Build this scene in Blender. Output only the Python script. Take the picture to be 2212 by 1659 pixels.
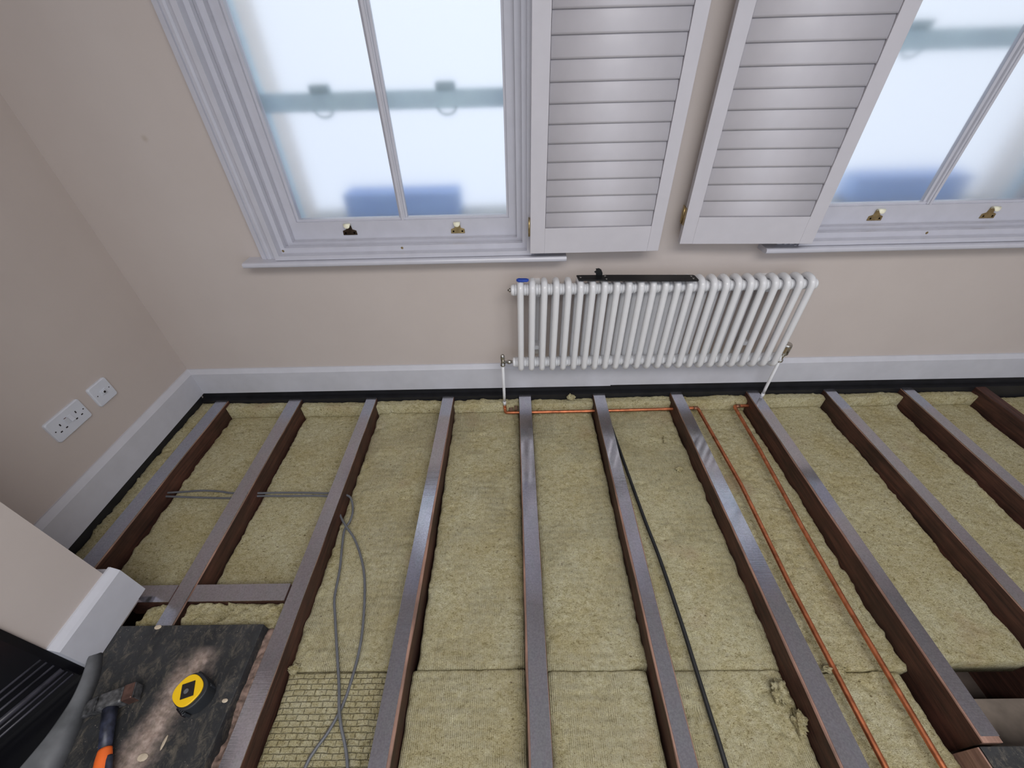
import bpy, bmesh, math, random
import numpy as np
from mathutils import Vector, Matrix

for o in list(bpy.data.objects):
    bpy.data.objects.remove(o, do_unlink=True)
S = bpy.context.scene
COL = S.collection
R = math.radians
random.seed(7)

# ---------------------------------------------------------------- camera, world, lights, exposure
cd = bpy.data.cameras.new('camera')
cam = bpy.data.objects.new('camera', cd)
COL.objects.link(cam)
cam.location = (1.57848, -1.55215, 1.34238)
cam.rotation_euler = (R(49.985), R(1.2333), R(-0.2204))
cd.sensor_width = 36.0
cd.lens = 882.56 / 2212 * 36.0
cd.clip_start = 0.02
cd.clip_end = 100
S.camera = cam

S.view_settings.view_transform = 'Standard'
S.view_settings.look = 'None'
S.view_settings.gamma = 1.0
S.view_settings.use_curve_mapping = False
S.view_settings.exposure = 0.0
S.cycles.use_denoising = True
S.cycles.max_bounces = 10
S.cycles.diffuse_bounces = 5
S.cycles.transmission_bounces = 8

W = bpy.data.worlds.new('overcast_sky')
S.world = W
W.use_nodes = True
nt = W.node_tree
nt.nodes.clear()
wo = nt.nodes.new('ShaderNodeOutputWorld')
bg = nt.nodes.new('ShaderNodeBackground')
tc = nt.nodes.new('ShaderNodeTexCoord')
sp = nt.nodes.new('ShaderNodeSeparateXYZ')
cr = nt.nodes.new('ShaderNodeValToRGB')
mr = nt.nodes.new('ShaderNodeMapRange')
mr.inputs['From Min'].default_value = -1
mr.inputs['From Max'].default_value = 1
nt.links.new(tc.outputs['Generated'], sp.inputs[0])
nt.links.new(sp.outputs['Z'], mr.inputs['Value'])
nt.links.new(mr.outputs[0], cr.inputs[0])
cr.color_ramp.elements[0].position = 0.30
cr.color_ramp.elements[0].color = (0.76, 0.84, 1.0, 1)
cr.color_ramp.elements[1].position = 0.62
cr.color_ramp.elements[1].color = (0.83, 0.90, 1.0, 1)
nt.links.new(cr.outputs[0], bg.inputs['Color'])
bg.inputs['Strength'].default_value = 1.08
nt.links.new(bg.outputs[0], wo.inputs[0])
CEIL_REAR = -2.7        # ceiling cut short here; the added opening lets sky light in from behind

def area(name, loc, rot, sx, sy, power, col):
    l = bpy.data.lights.new(name, 'AREA')
    l.shape = 'RECTANGLE'; l.size = sx; l.size_y = sy; l.energy = power; l.color = col
    o = bpy.data.objects.new(name, l)
    COL.objects.link(o)
    o.location = loc; o.rotation_euler = rot
    return o
# added fill lights behind and above the camera, to brighten the room
area('rear_fill', (2.4, -4.1, 1.7), (R(80), 0, 0), 4.2, 2.2, 4, (1.0, 0.95, 0.88))
area('overhead_fill', (2.1, -2.25, 2.50), (R(0), 0, 0), 2.6, 0.9, 56, (1.0, 0.975, 0.945))

# ---------------------------------------------------------------- node materials
def new_mat(name):
    m = bpy.data.materials.new(name)
    m.use_nodes = True
    n = m.node_tree
    return m, n, n.nodes['Principled BSDF']

def nd(n, t, **k):
    x = n.nodes.new(t)
    for a, b in k.items():
        if a in x.inputs.keys():
            x.inputs[a].default_value = b
        else:
            setattr(x, a, b)
    return x

def coords(n, scale=(1, 1, 1), kind='Object'):
    t = n.nodes.new('ShaderNodeTexCoord')
    mp = n.nodes.new('ShaderNodeMapping')
    mp.inputs['Scale'].default_value = scale
    n.links.new(t.outputs[kind], mp.inputs['Vector'])
    return mp.outputs[0]

def ramp(n, src, stops):
    c = n.nodes.new('ShaderNodeValToRGB')
    e = c.color_ramp.elements
    while len(e) < len(stops):
        e.new(0.5)
    for k, (p, col) in enumerate(stops):
        e[k].position = p
        e[k].color = tuple(col) + (1,) if len(col) == 3 else col
    n.links.new(src, c.inputs[0])
    return c.outputs[0]

def noise(n, vec, scale, detail=4, rough=0.5, dist=0.0):
    x = nd(n, 'ShaderNodeTexNoise')
    x.inputs['Scale'].default_value = scale
    x.inputs['Detail'].default_value = detail
    x.inputs['Roughness'].default_value = rough
    x.inputs['Distortion'].default_value = dist
    n.links.new(vec, x.inputs['Vector'])
    return x.outputs['Fac']

def mixc(n, fac, a, b, mode='MIX'):
    x = n.nodes.new('ShaderNodeMix')
    x.data_type = 'RGBA'
    x.blend_type = mode
    for sock, v in ((x.inputs[0], fac), (x.inputs[6], a), (x.inputs[7], b)):
        if isinstance(v, (int, float)):
            sock.default_value = v
        elif isinstance(v, (tuple, list)):
            sock.default_value = tuple(v) + (1,) if len(v) == 3 else v
        else:
            n.links.new(v, sock)
    return x.outputs[2]

def math_n(n, op, a, b=None, c=None):
    x = n.nodes.new('ShaderNodeMath')
    x.operation = op
    for s, v in zip(x.inputs, (a, b, c)):
        if v is None:
            continue
        if isinstance(v, (int, float)):
            s.default_value = v
        else:
            n.links.new(v, s)
    return x.outputs[0]

def bump(n, bsdf, h, strength, dist=0.002):
    b = n.nodes.new('ShaderNodeBump')
    b.inputs['Strength'].default_value = strength
    b.inputs['Distance'].default_value = dist
    n.links.new(h, b.inputs['Height'])
    n.links.new(b.outputs[0], bsdf.inputs['Normal'])

def mat_plain(name, col, rough=0.5, metal=0.0, var=0.06, scale=20, bmp=0.0, bscale=200, spec=0.5, coat=0.0):
    m, n, b = new_mat(name)
    v = coords(n)
    f = noise(n, v, scale, 3)
    dark = tuple(c * (1 - var) for c in col)
    light = tuple(min(1, c * (1 + var)) for c in col)
    n.links.new(ramp(n, f, [(0.3, dark), (0.7, light)]), b.inputs['Base Color'])
    b.inputs['Roughness'].default_value = rough
    b.inputs['Metallic'].default_value = metal
    b.inputs['Specular IOR Level'].default_value = spec
    b.inputs['Coat Weight'].default_value = coat
    if bmp:
        bump(n, b, noise(n, v, bscale, 3), bmp, 0.001)
    return m

def mat_wall():
    m, n, b = new_mat('pink_beige_emulsion')
    v = coords(n)
    f = noise(n, v, 3.2, 5, 0.6)
    c = ramp(n, f, [(0.3, (0.545, 0.482, 0.453)), (0.7, (0.573, 0.51, 0.48))])
    # the small scuff beside the window
    tcx = n.nodes.new('ShaderNodeTexCoord')
    vd = n.nodes.new('ShaderNodeVectorMath'); vd.operation = 'DISTANCE'
    n.links.new(tcx.outputs['Object'], vd.inputs[0]); vd.inputs[1].default_value = (0.372, 0.0, 1.123)
    mk = ramp(n, vd.outputs['Value'], [(0.004, (0.6, 0.6, 0.6)), (0.013, (0, 0, 0))])
    c = mixc(n, mk, c, (0.42, 0.35, 0.29))
    n.links.new(c, b.inputs['Base Color'])
    b.inputs['Roughness'].default_value = 0.75
    bump(n, b, noise(n, v, 260, 3), 0.12, 0.001)
    return m

def mat_wool(name, mode):
    """mineral wool: matted fibre, dark specks, pressed ribs"""
    m, n, b = new_mat(name)
    v = coords(n)
    big = noise(n, v, 7, 4, 0.6)
    mid = noise(n, coords(n, (1, 1.6, 1)), 55, 6, 0.7, 0.6)
    fine = noise(n, coords(n, (1, 2.2, 1)), 330, 5, 0.75, 1.0)
    c1 = ramp(n, mid, [(0.28, (0.46, 0.405, 0.215)), (0.45, (0.83, 0.78, 0.51)), (0.70, (0.97, 0.945, 0.73))])
    c2 = ramp(n, big, [(0.35, (0.88, 0.83, 0.72)), (0.65, (1.0, 1.0, 1.0))])
    c = mixc(n, 1.0, c1, c2, 'MULTIPLY')
    c3 = ramp(n, fine, [(0.36, (0.55, 0.50, 0.40)), (0.55, (1.0, 1.0, 1.0))])
    c = mixc(n, 0.9, c, c3, 'MULTIPLY')
    crumb = noise(n, coords(n, (1, 1.5, 1)), 150, 4, 0.8, 1.5)
    c4 = ramp(n, crumb, [(0.36, (0.28, 0.22, 0.14)), (0.45, (0.90, 0.88, 0.84)), (0.60, (1.0, 1.0, 1.0)), (0.72, (1.22, 1.22, 1.18))])
    c = mixc(n, 1.0, c, c4, 'MULTIPLY')
    pink = noise(n, v, 4.5, 2)
    pm = ramp(n, pink, [(0.62, (0, 0, 0)), (0.74, (0.35, 0.35, 0.35))])
    c = mixc(n, pm, c, (0.50, 0.33, 0.23))
    vo = nd(n, 'ShaderNodeTexVoronoi')
    vo.inputs['Scale'].default_value = 26
    n.links.new(coords(n, (1, 1.7, 1)), vo.inputs['Vector'])
    spk = ramp(n, vo.outputs['Distance'], [(0.06, (0.8, 0.8, 0.8)), (0.14, (0, 0, 0))])
    gate = ramp(n, noise(n, v, 9, 2), [(0.5, (0, 0, 0)), (0.6, (1, 1, 1))])
    c = mixc(n, mixc(n, 1.0, spk, gate, 'MULTIPLY'), c, (0.16, 0.11, 0.05))
    h = math_n(n, 'ADD', math_n(n, 'MULTIPLY', mid, 0.7), math_n(n, 'ADD', math_n(n, 'MULTIPLY', fine, 0.8), math_n(n, 'MULTIPLY', crumb, 1.2)))
    if mode == 'ribs':
        wv = nd(n, 'ShaderNodeTexWave', wave_type='BANDS', bands_direction='X')
        wv.inputs['Scale'].default_value = 1.0
        wv.inputs['Distortion'].default_value = 1.2
        wv.inputs['Detail'].default_value = 1
        wv.inputs['Detail Scale'].default_value = 1.5
        n.links.new(coords(n, (57, 6, 1)), wv.inputs['Vector'])
        rw = nd(n, 'ShaderNodeTexWave', wave_type='BANDS', bands_direction='Y')
        rw.inputs['Scale'].default_value = 1.0
        rw.inputs['Distortion'].default_value = 2.0
        n.links.new(coords(n, (4, 12.5, 1)), rw.inputs['Vector'])
        g2 = ramp(n, noise(n, v, 5, 2), [(0.42, (0.05, 0.05, 0.05)), (0.6, (1, 1, 1))])
        rib = math_n(n, 'MULTIPLY', wv.outputs['Fac'], g2)
        rib = math_n(n, 'MULTIPLY', rib, math_n(n, 'MULTIPLY_ADD', rw.outputs['Fac'], 0.5, 0.5))
        h = math_n(n, 'ADD', h, math_n(n, 'MULTIPLY', rib, 1.5))
        c = mixc(n, math_n(n, 'MULTIPLY', rib, 0.55), c, (0.85, 0.79, 0.56))
    elif mode == 'brick':
        bt = nd(n, 'ShaderNodeTexBrick')
        bt.inputs['Scale'].default_value = 1.0
        bt.inputs['Brick Width'].default_value = 0.031
        bt.inputs['Row Height'].default_value = 0.0135
        bt.inputs['Mortar Size'].default_value = 0.0022
        bt.inputs['Mortar Smooth'].default_value = 1.0
        bt.inputs['Color1'].default_value = (1, 1, 1, 1)
        bt.inputs['Color2'].default_value = (0.85, 0.85, 0.85, 1)
        bt.inputs['Mortar'].default_value = (0, 0, 0, 1)
        wob = nd(n, 'ShaderNodeTexNoise'); wob.inputs['Scale'].default_value = 30
        n.links.new(v, wob.inputs['Vector'])
        add = n.nodes.new('ShaderNodeVectorMath'); add.operation = 'MULTIPLY_ADD'
        n.links.new(wob.outputs['Color'], add.inputs[0]); add.inputs[1].default_value = (0.006, 0.006, 0); n.links.new(v, add.inputs[2])
        n.links.new(add.outputs[0], bt.inputs['Vector'])
        h = math_n(n, 'ADD', h, math_n(n, 'MULTIPLY', bt.outputs['Color'], 1.7))
        c = mixc(n, 0.38, c, bt.outputs['Color'], 'MULTIPLY')
    n.links.new(c, b.inputs['Base Color'])
    b.inputs['Roughness'].default_value = 0.95
    b.inputs['Specular IOR Level'].default_value = 0.15
    bump(n, b, h, 0.95, 0.0045)
    return m

def mat_timber(name, a, c_, rough=0.6):
    m, n, b = new_mat(name)
    v = coords(n, (1, 0.06, 1))
    f = noise(n, v, 90, 5, 0.65)
    g = noise(n, coords(n), 9, 4)
    c = ramp(n, f, [(0.3, a), (0.7, c_)])
    c = mixc(n, 0.6, c, ramp(n, g, [(0.35, (0.35, 0.3, 0.3)), (0.65, (1.2, 1.05, 1.0))]), 'MULTIPLY')
    n.links.new(c, b.inputs['Base Color'])
    b.inputs['Roughness'].default_value = rough
    bump(n, b, f, 0.5, 0.003)
    return m

def mat_tape():
    """matt grey-violet joist tape with a slick surface and cross-wise brush scratches"""
    m, n, b = new_mat('slick_joist_tape')
    f = noise(n, coords(n), 240, 3)
    n.links.new(ramp(n, f, [(0.3, (0.45, 0.445, 0.49)), (0.7, (0.59, 0.58, 0.645))]), b.inputs['Base Color'])
    st = noise(n, coords(n, (0.15, 6, 1)), 55, 3, 0.6)
    zone = noise(n, coords(n, (1, 1, 1)), 3.0, 2)
    h = math_n(n, 'MULTIPLY', st, ramp(n, zone, [(0.45, (0.05, 0.05, 0.05)), (0.62, (1, 1, 1))]))
    bump(n, b, h, 0.35, 0.0008)
    n.links.new(ramp(n, noise(n, coords(n), 14, 3), [(0.3, (0.07, 0.07, 0.07)), (0.7, (0.14, 0.14, 0.14))]), b.inputs['Roughness'])
    b.inputs['IOR'].default_value = 2.2
    b.inputs['Metallic'].default_value = 0.92
    th = nd(n, 'ShaderNodeMapRange')
    th.inputs['From Min'].default_value = 0.3; th.inputs['From Max'].default_value = 0.7
    th.inputs['To Min'].default_value = 380; th.inputs['To Max'].default_value = 640
    n.links.new(noise(n, coords(n, (2.5, 1, 1)), 9, 3), th.inputs['Value'])
    n.links.new(th.outputs[0], b.inputs['Thin Film Thickness'])
    b.inputs['Thin Film IOR'].default_value = 1.33
    return m

def mat_frost():
    m, n, b = new_mat('frosted_glass')
    b.inputs['Base Color'].default_value = (0.97, 0.985, 1, 1)
    b.inputs['Transmission Weight'].default_value = 1.0
    b.inputs['IOR'].default_value = 1.45
    b.inputs['Roughness'].default_value = 0.27
    return m

def mat_slab():
    """black slate dusted with sawdust"""
    m, n, b = new_mat('dusty_black_slate')
    v = coords(n)
    base = ramp(n, noise(n, v, 16, 5, 0.65), [(0.3, (0.010, 0.011, 0.013)), (0.7, (0.032, 0.033, 0.036))])
    t = n.nodes.new('ShaderNodeTexCoord')
    s = n.nodes.new('ShaderNodeSeparateXYZ')
    n.links.new(t.outputs['Object'], s.inputs[0])
    # distance from the streak of dust running along x = 0.63 + 0.33 (y+1.15)
    d = math_n(n, 'ABSOLUTE', math_n(n, 'SUBTRACT', s.outputs['X'], math_n(n, 'MULTIPLY_ADD', s.outputs['Y'], 0.18, 0.883)))
    dn = math_n(n, 'ADD', math_n(n, 'MULTIPLY', d, 9.0), math_n(n, 'MULTIPLY', noise(n, v, 22, 5, 0.7), 0.9))
    msk = ramp(n, dn, [(0.50, (0.92, 0.92, 0.92)), (0.80, (0.22, 0.22, 0.22)), (1.25, (0, 0, 0))])
    lim = ramp(n, math_n(n, 'MULTIPLY', s.outputs['Y'], -1), [(0.0, (0, 0, 0)), (1.0, (1, 1, 1))])
    fade = nd(n, 'ShaderNodeMapRange'); fade.inputs['From Min'].default_value = -1.13; fade.inputs['From Max'].default_value = -1.17
    n.links.new(s.outputs['Y'], fade.inputs['Value'])
    msk = math_n(n, 'MULTIPLY', msk, fade.outputs[0])
    dust = ramp(n, noise(n, v, 90, 4), [(0.3, (0.26, 0.19, 0.155)), (0.7, (0.52, 0.41, 0.36))])
    c = mixc(n, msk, base, dust)
    fv = nd(n, 'ShaderNodeTexVoronoi'); fv.inputs['Scale'].default_value = 110
    n.links.new(v, fv.inputs['Vector'])
    fl = ramp(n, fv.outputs['Distance'], [(0.05, (0.8, 0.8, 0.8)), (0.13, (0, 0, 0))])
    sm = ramp(n, noise(n, v, 8, 4), [(0.48, (0, 0, 0)), (0.6, (1, 1, 1))])
    c = mixc(n, mixc(n, 1.0, fl, sm, 'MULTIPLY'), c, (0.42, 0.37, 0.31))
    smear = ramp(n, noise(n, coords(n, (1.3, 0.8, 1)), 30, 7, 0.8, 0.6), [(0.50, (0, 0, 0)), (0.66, (0.6, 0.6, 0.6))])
    c = mixc(n, smear, c, (0.17, 0.145, 0.11))
    n.links.new(c, b.inputs['Base Color'])
    b.inputs['Roughness'].default_value = 0.62
    bump(n, b, noise(n, v, 120, 5, 0.7), 0.5, 0.002)
    return m

M = {}
M['wall'] = mat_wall()
M['white'] = mat_plain('white_satin_paint', (0.56, 0.56, 0.625), 0.24, var=0.03, bmp=0.08, bscale=120)
M['skirt'] = mat_plain('white_skirting_paint', (0.56, 0.565, 0.62), 0.45, var=0.03, bmp=0.1, bscale=90)
M['shutter'] = mat_plain('warm_white_shutter_lacquer', (0.56, 0.545, 0.59), 0.40, var=0.02, bmp=0.05, bscale=150)
M['radiator'] = mat_plain('white_radiator_enamel', (0.74, 0.745, 0.77), 0.28, var=0.02, coat=0.2)
M['plastic'] = mat_plain('white_socket_plastic', (0.66, 0.69, 0.77), 0.35, var=0.02)
M['blackhole'] = mat_plain('dark_pin_hole', (0.012, 0.008, 0.01), 0.8)
M['chrome'] = mat_plain('brushed_nickel', (0.50, 0.49, 0.46), 0.18, 1.0)
M['brass'] = mat_plain('aged_brass', (0.42, 0.32, 0.16), 0.34, 1.0, var=0.25, scale=60)
M['bronze'] = mat_plain('dark_patinated_brass', (0.10, 0.07, 0.05), 0.35, 1.0, var=0.3, scale=60)
M['cream'] = mat_plain('brass_lip_painted_light', (0.90, 0.87, 0.68), 0.25, 0.0, var=0.05)  # window light falling on the brass lips is put into this pale colour
M['copper'] = mat_plain('copper_pipe', (0.56, 0.19, 0.09), 0.36, 0.85, var=0.35, scale=35)
M['copperdull'] = mat_plain('tarnished_copper', (0.30, 0.15, 0.09), 0.5, 0.7, var=0.4, scale=50)
M['cable'] = mat_plain('grey_pvc_cable', (0.125, 0.13, 0.145), 0.42, var=0.12)
M['blackcable'] = mat_plain('black_rubber_cable', (0.014, 0.015, 0.017), 0.5, var=0.3)
M['black'] = mat_plain('black_steel', (0.008, 0.008, 0.009), 0.45, 0.3)
M['void'] = mat_plain('black_gap_strip', (0.010, 0.010, 0.013), 0.55, var=0.3)  # black of the strips below the skirtings
M['blackgloss'] = mat_plain('black_glazed_iron', (0.004, 0.004, 0.006), 0.3)
M['reed'] = mat_plain('grey_black_reeding', (0.035, 0.034, 0.045), 0.35, var=0.5)  # slightly lighter than the iron body
M['grey_iron'] = mat_plain('dull_grey_cast_iron', (0.135, 0.14, 0.15), 0.5, 0.2, var=0.35, scale=18, bmp=0.2, bscale=120)
M['hammer_steel'] = mat_plain('scuffed_hammer_steel', (0.11, 0.11, 0.115), 0.5, 0.5, var=0.7, scale=80, bmp=0.6, bscale=90)
M['hammer_face'] = mat_plain('rusty_hammer_face', (0.15, 0.085, 0.07), 0.4, 0.6, var=0.3, scale=60)
M['hammer_shaft'] = mat_plain('dirty_navy_shaft', (0.028, 0.032, 0.055), 0.4, 0.1, var=0.6, scale=60, bmp=0.4, bscale=80)
M['orange'] = mat_plain('orange_rubber_grip', (0.90, 0.16, 0.025), 0.5, var=0.08)
M['yellow'] = mat_plain('yellow_tool_plastic', (0.90, 0.56, 0.008), 0.35, var=0.03)
M['rubber'] = mat_plain('black_tool_rubber', (0.020, 0.023, 0.028), 0.5, var=0.1)
M['glossblack'] = mat_plain('glossy_black_label', (0.012, 0.010, 0.012), 0.1)
M['blue'] = mat_plain('blue_plastic', (0.01, 0.055, 0.38), 0.35, var=0.2, scale=90)
M['wool'] = mat_wool('mineral_wool_matted', 'plain')
M['woolrib'] = mat_wool('mineral_wool_ribbed', 'ribs')
M['woolbrick'] = mat_wool('mineral_wool_dimpled', 'brick')
M['timber'] = mat_timber('dark_red_brown_timber', (0.025, 0.010, 0.008), (0.115, 0.048, 0.033))
M['rawwood'] = mat_timber('raw_joist_edge', (0.22, 0.13, 0.10), (0.42, 0.27, 0.21))
M['tape'] = mat_tape()
M['chip'] = mat_plain('pale_wood_chip', (0.55, 0.46, 0.35), 0.8, var=0.15)
M['frost'] = mat_frost()
M['slab'] = mat_slab()
M['ceiling'] = mat_plain('white_ceiling_paint', (0.75, 0.75, 0.75), 0.8)
M['plasterfloor'] = mat_plain('dusty_lath_plaster', (0.20, 0.165, 0.14), 0.9, var=0.45, scale=12, bmp=0.8, bscale=60)
M['deepfloor'] = mat_plain('painted_shade_lath_back', (0.06, 0.045, 0.038), 0.95, var=0.4, scale=12)  # shade of the void below the joists is put into this darkened colour
M['mortar'] = mat_plain('crumbling_brown_mortar', (0.20, 0.135, 0.11), 0.9, var=0.5, scale=60, bmp=0.8, bscale=120)
M['stone'] = mat_plain('painted_stone', (0.55, 0.56, 0.56), 0.8)
M['outer_paint'] = mat_plain('pale_blue_grey_gloss', (0.66, 0.86, 0.98), 0.5)
M['outer_dark'] = mat_plain('grey_fastener', (0.40, 0.55, 0.62), 0.5)
M['render_warm'] = mat_plain('warm_brick_reveal', (0.97, 0.90, 0.84), 0.8)
M['planter'] = mat_plain('slate_blue_planter', (0.42, 0.60, 1.0), 0.6)
M['pebble'] = mat_plain('brown_rubble_stone', (0.23, 0.15, 0.10), 0.8, var=0.3)

# ---------------------------------------------------------------- mesh helpers
class MB:
    def __init__(s):
        s.bm = bmesh.new()
    def box(s, x0, x1, y0, y1, z0, z1, bev=0.0, mi=0):
        t = bmesh.new()
        bmesh.ops.create_cube(t, size=1)
        for v in t.verts:
            v.co = Vector(((x0 + x1) / 2 + v.co.x * (x1 - x0), (y0 + y1) / 2 + v.co.y * (y1 - y0), (z0 + z1) / 2 + v.co.z * (z1 - z0)))
        if bev:
            bmesh.ops.bevel(t, geom=t.edges[:], offset=bev, segments=2, affect='EDGES', profile=0.5)
        for f in t.faces:
            f.material_index = mi
        s.join(t)
        return s
    def join(s, t, mat=None):
        if mat is not None:
            bmesh.ops.transform(t, matrix=mat, verts=t.verts)
        me = bpy.data.meshes.new('tmp')
        t.to_mesh(me)
        t.free()
        s.bm.from_mesh(me)
        bpy.data.meshes.remove(me)
    def ring(s, X0, X1, Z0, Z1, x0, x1, z0, z1, y0, y1, bev=0.0):
        """rectangular frame in the xz plane (outer rect, inner rect) between y0 and y1, mitred"""
        O = [(X0, Z0), (X1, Z0), (X1, Z1), (X0, Z1)]
        I = [(x0, z0), (x1, z0), (x1, z1), (x0, z1)]
        t = bmesh.new()
        def vs(P, y):
            return [t.verts.new((p[0], y, p[1])) for p in P]
        a, b, c, d = vs(O, y0), vs(I, y0), vs(O, y1), vs(I, y1)
        for k in range(4):
            j = (k + 1) % 4
            t.faces.new((a[k], a[j], b[j], b[k]))
            t.faces.new((c[j], c[k], d[k], d[j]))
            t.faces.new((a[j], a[k], c[k], c[j]))
            t.faces.new((b[k], b[j], d[j], d[k]))
        if bev:
            es = [e for e in t.edges if abs(e.verts[0].co.y - e.verts[1].co.y) < 1e-6 and e.verts[0].co.y == y0 and not (e.verts[0] in a and e.verts[1] in b) and not (e.verts[0] in b and e.verts[1] in a)]
            bmesh.ops.bevel(t, geom=es, offset=bev, segments=2, affect='EDGES', profile=0.5)
        s.join(t)
        return s
    def prism(s, pts, axis, a, b, bev=0.0):
        """polygon pts in the plane normal to axis, extruded from a to b"""
        t = bmesh.new()
        def P(p, w):
            return {'x': (w, p[0], p[1]), 'y': (p[0], w, p[1]), 'z': (p[0], p[1], w)}[axis]
        A = [t.verts.new(P(p, a)) for p in pts]
        B = [t.verts.new(P(p, b)) for p in pts]
        t.faces.new(A)
        t.faces.new(B[::-1])
        for k in range(len(pts)):
            j = (k + 1) % len(pts)
            t.faces.new((A[j], A[k], B[k], B[j]))
        bmesh.ops.recalc_face_normals(t, faces=t.faces)
        if bev:
            bmesh.ops.bevel(t, geom=t.edges[:], offset=bev, segments=2, affect='EDGES', profile=0.5)
        s.join(t)
        return s
    def tube(s, pts, r, n=12, caps=True, closed=False):
        P = [Vector(p) for p in pts]
        rr = r if isinstance(r, (list, tuple)) else [r] * len(P)
        t = bmesh.new()
        rings = []
        N = len(P)
        up = None
        for k in range(N):
            if closed:
                d = (P[(k + 1) % N] - P[k - 1]).normalized()
            else:
                d = (P[min(k + 1, N - 1)] - P[max(k - 1, 0)]).normalized()
            if up is None:
                up = Vector((0, 0, 1)) if abs(d.z) < 0.9 else Vector((1, 0, 0))
            u = (up - d * up.dot(d)).normalized()
            up = u
            w = d.cross(u)
            rings.append([t.verts.new(P[k] + (u * math.cos(2 * math.pi * j / n) + w * math.sin(2 * math.pi * j / n)) * rr[k]) for j in range(n)])
        for k in range(N if closed else N - 1):
            A, B = rings[k], rings[(k + 1) % N]
            for j in range(n):
                f = t.faces.new((A[j], A[(j + 1) % n], B[(j + 1) % n], B[j]))
                f.smooth = True
        if caps and not closed:
            t.faces.new(rings[0][::-1])
            t.faces.new(rings[-1])
        bmesh.ops.recalc_face_normals(t, faces=t.faces)
        s.join(t)
        return s
    def lathe(s, prof, loc, axis='z', n=20):
        """prof: (radius, height) list turned about an axis through loc"""
        t = bmesh.new()
        rings = []
        for r, h in prof:
            rings.append([t.verts.new((max(r, 1e-5) * math.cos(2 * math.pi * j / n), max(r, 1e-5) * math.sin(2 * math.pi * j / n), h)) for j in range(n)])
        for A, B in zip(rings, rings[1:]):
            for j in range(n):
                f = t.faces.new((A[j], A[(j + 1) % n], B[(j + 1) % n], B[j]))
                f.smooth = True
        t.faces.new(rings[0][::-1])
        t.faces.new(rings[-1])
        bmesh.ops.recalc_face_normals(t, faces=t.faces)
        rot = {'z': Matrix.Identity(4), 'x': Matrix.Rotation(R(90), 4, 'Y'), 'y': Matrix.Rotation(R(-90), 4, 'X')}[axis]
        s.join(t, Matrix.Translation(loc) @ rot)
        return s
    def build(s, name, mats, parent=None, smooth_angle=None):
        me = bpy.data.meshes.new(name)
        s.bm.to_mesh(me)
        s.bm.free()
        for m in (mats if isinstance(mats, (list, tuple)) else [mats]):
            me.materials.append(m)
        o = bpy.data.objects.new(name, me)
        COL.objects.link(o)
        if parent is not None:
            o.parent = parent
        return o

def empty(name, loc=(0, 0, 0), rot=(0, 0, 0)):
    o = bpy.data.objects.new(name, None)
    COL.objects.link(o)
    o.location = loc
    o.rotation_euler = rot
    o.empty_display_size = 0.05
    return o

def tag(o, label=None, cat=None, group=None, kind=None):
    if label: o['label'] = label
    if cat: o['category'] = cat
    if group: o['group'] = group
    if kind: o['kind'] = kind
    return o

def keep_world(child, parent):
    """parent placed away from the origin: keep the child's coordinates as world ones"""
    child.parent = parent
    child.matrix_parent_inverse = Matrix.LocRotScale(parent.location, parent.rotation_euler, None).inverted()

def smooth_path(P, k=6):
    P = [Vector(p) for p in P]
    out = []
    Q = [P[0] * 2 - P[1]] + P + [P[-1] * 2 - P[-2]]
    for i in range(1, len(Q) - 2):
        for t in range(k):
            u = t / k
            a, b, c, d = Q[i - 1], Q[i], Q[i + 1], Q[i + 2]
            out.append(0.5 * ((2 * b) + (c - a) * u + (2 * a - 5 * b + 4 * c - d) * u * u + (3 * b - a - 3 * c + d) * u ** 3))
    out.append(P[-1])
    return out

def bend_path(P, r=0.012, k=6):
    """straight runs joined by rounded elbows"""
    P = [Vector(p) for p in P]
    out = [P[0]]
    for a, b, c in zip(P, P[1:], P[2:]):
        u, v = (a - b).normalized(), (c - b).normalized()
        s0, s1 = b + u * r, b + v * r
        for t in range(k + 1):
            w = t / k
            out.append(s0 * (1 - w) ** 2 + b * 2 * w * (1 - w) + s1 * w * w)
    out.append(P[-1])
    return out

# lattice noise in numpy
def vnoise(x, y, seed):
    rs = np.random.RandomState(seed)
    T = rs.rand(256, 256)
    xi, yi = np.floor(x).astype(int), np.floor(y).astype(int)
    fx, fy = x - xi, y - yi
    fx, fy = fx * fx * (3 - 2 * fx), fy * fy * (3 - 2 * fy)
    a = T[xi % 256, yi % 256]; b = T[(xi + 1) % 256, yi % 256]
    c = T[xi % 256, (yi + 1) % 256]; d = T[(xi + 1) % 256, (yi + 1) % 256]
    return (a * (1 - fx) + b * fx) * (1 - fy) + (c * (1 - fx) + d * fx) * fy - 0.5

def fbm(x, y, f, octv, seed):
    z = 0; a = 1.0
    for k in range(octv):
        z = z + a * vnoise(x * f + 17.3 * k + 50, y * f + 9.1 * k + 50, seed + k)
        a *= 0.55; f *= 2.03
    return z

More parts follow.
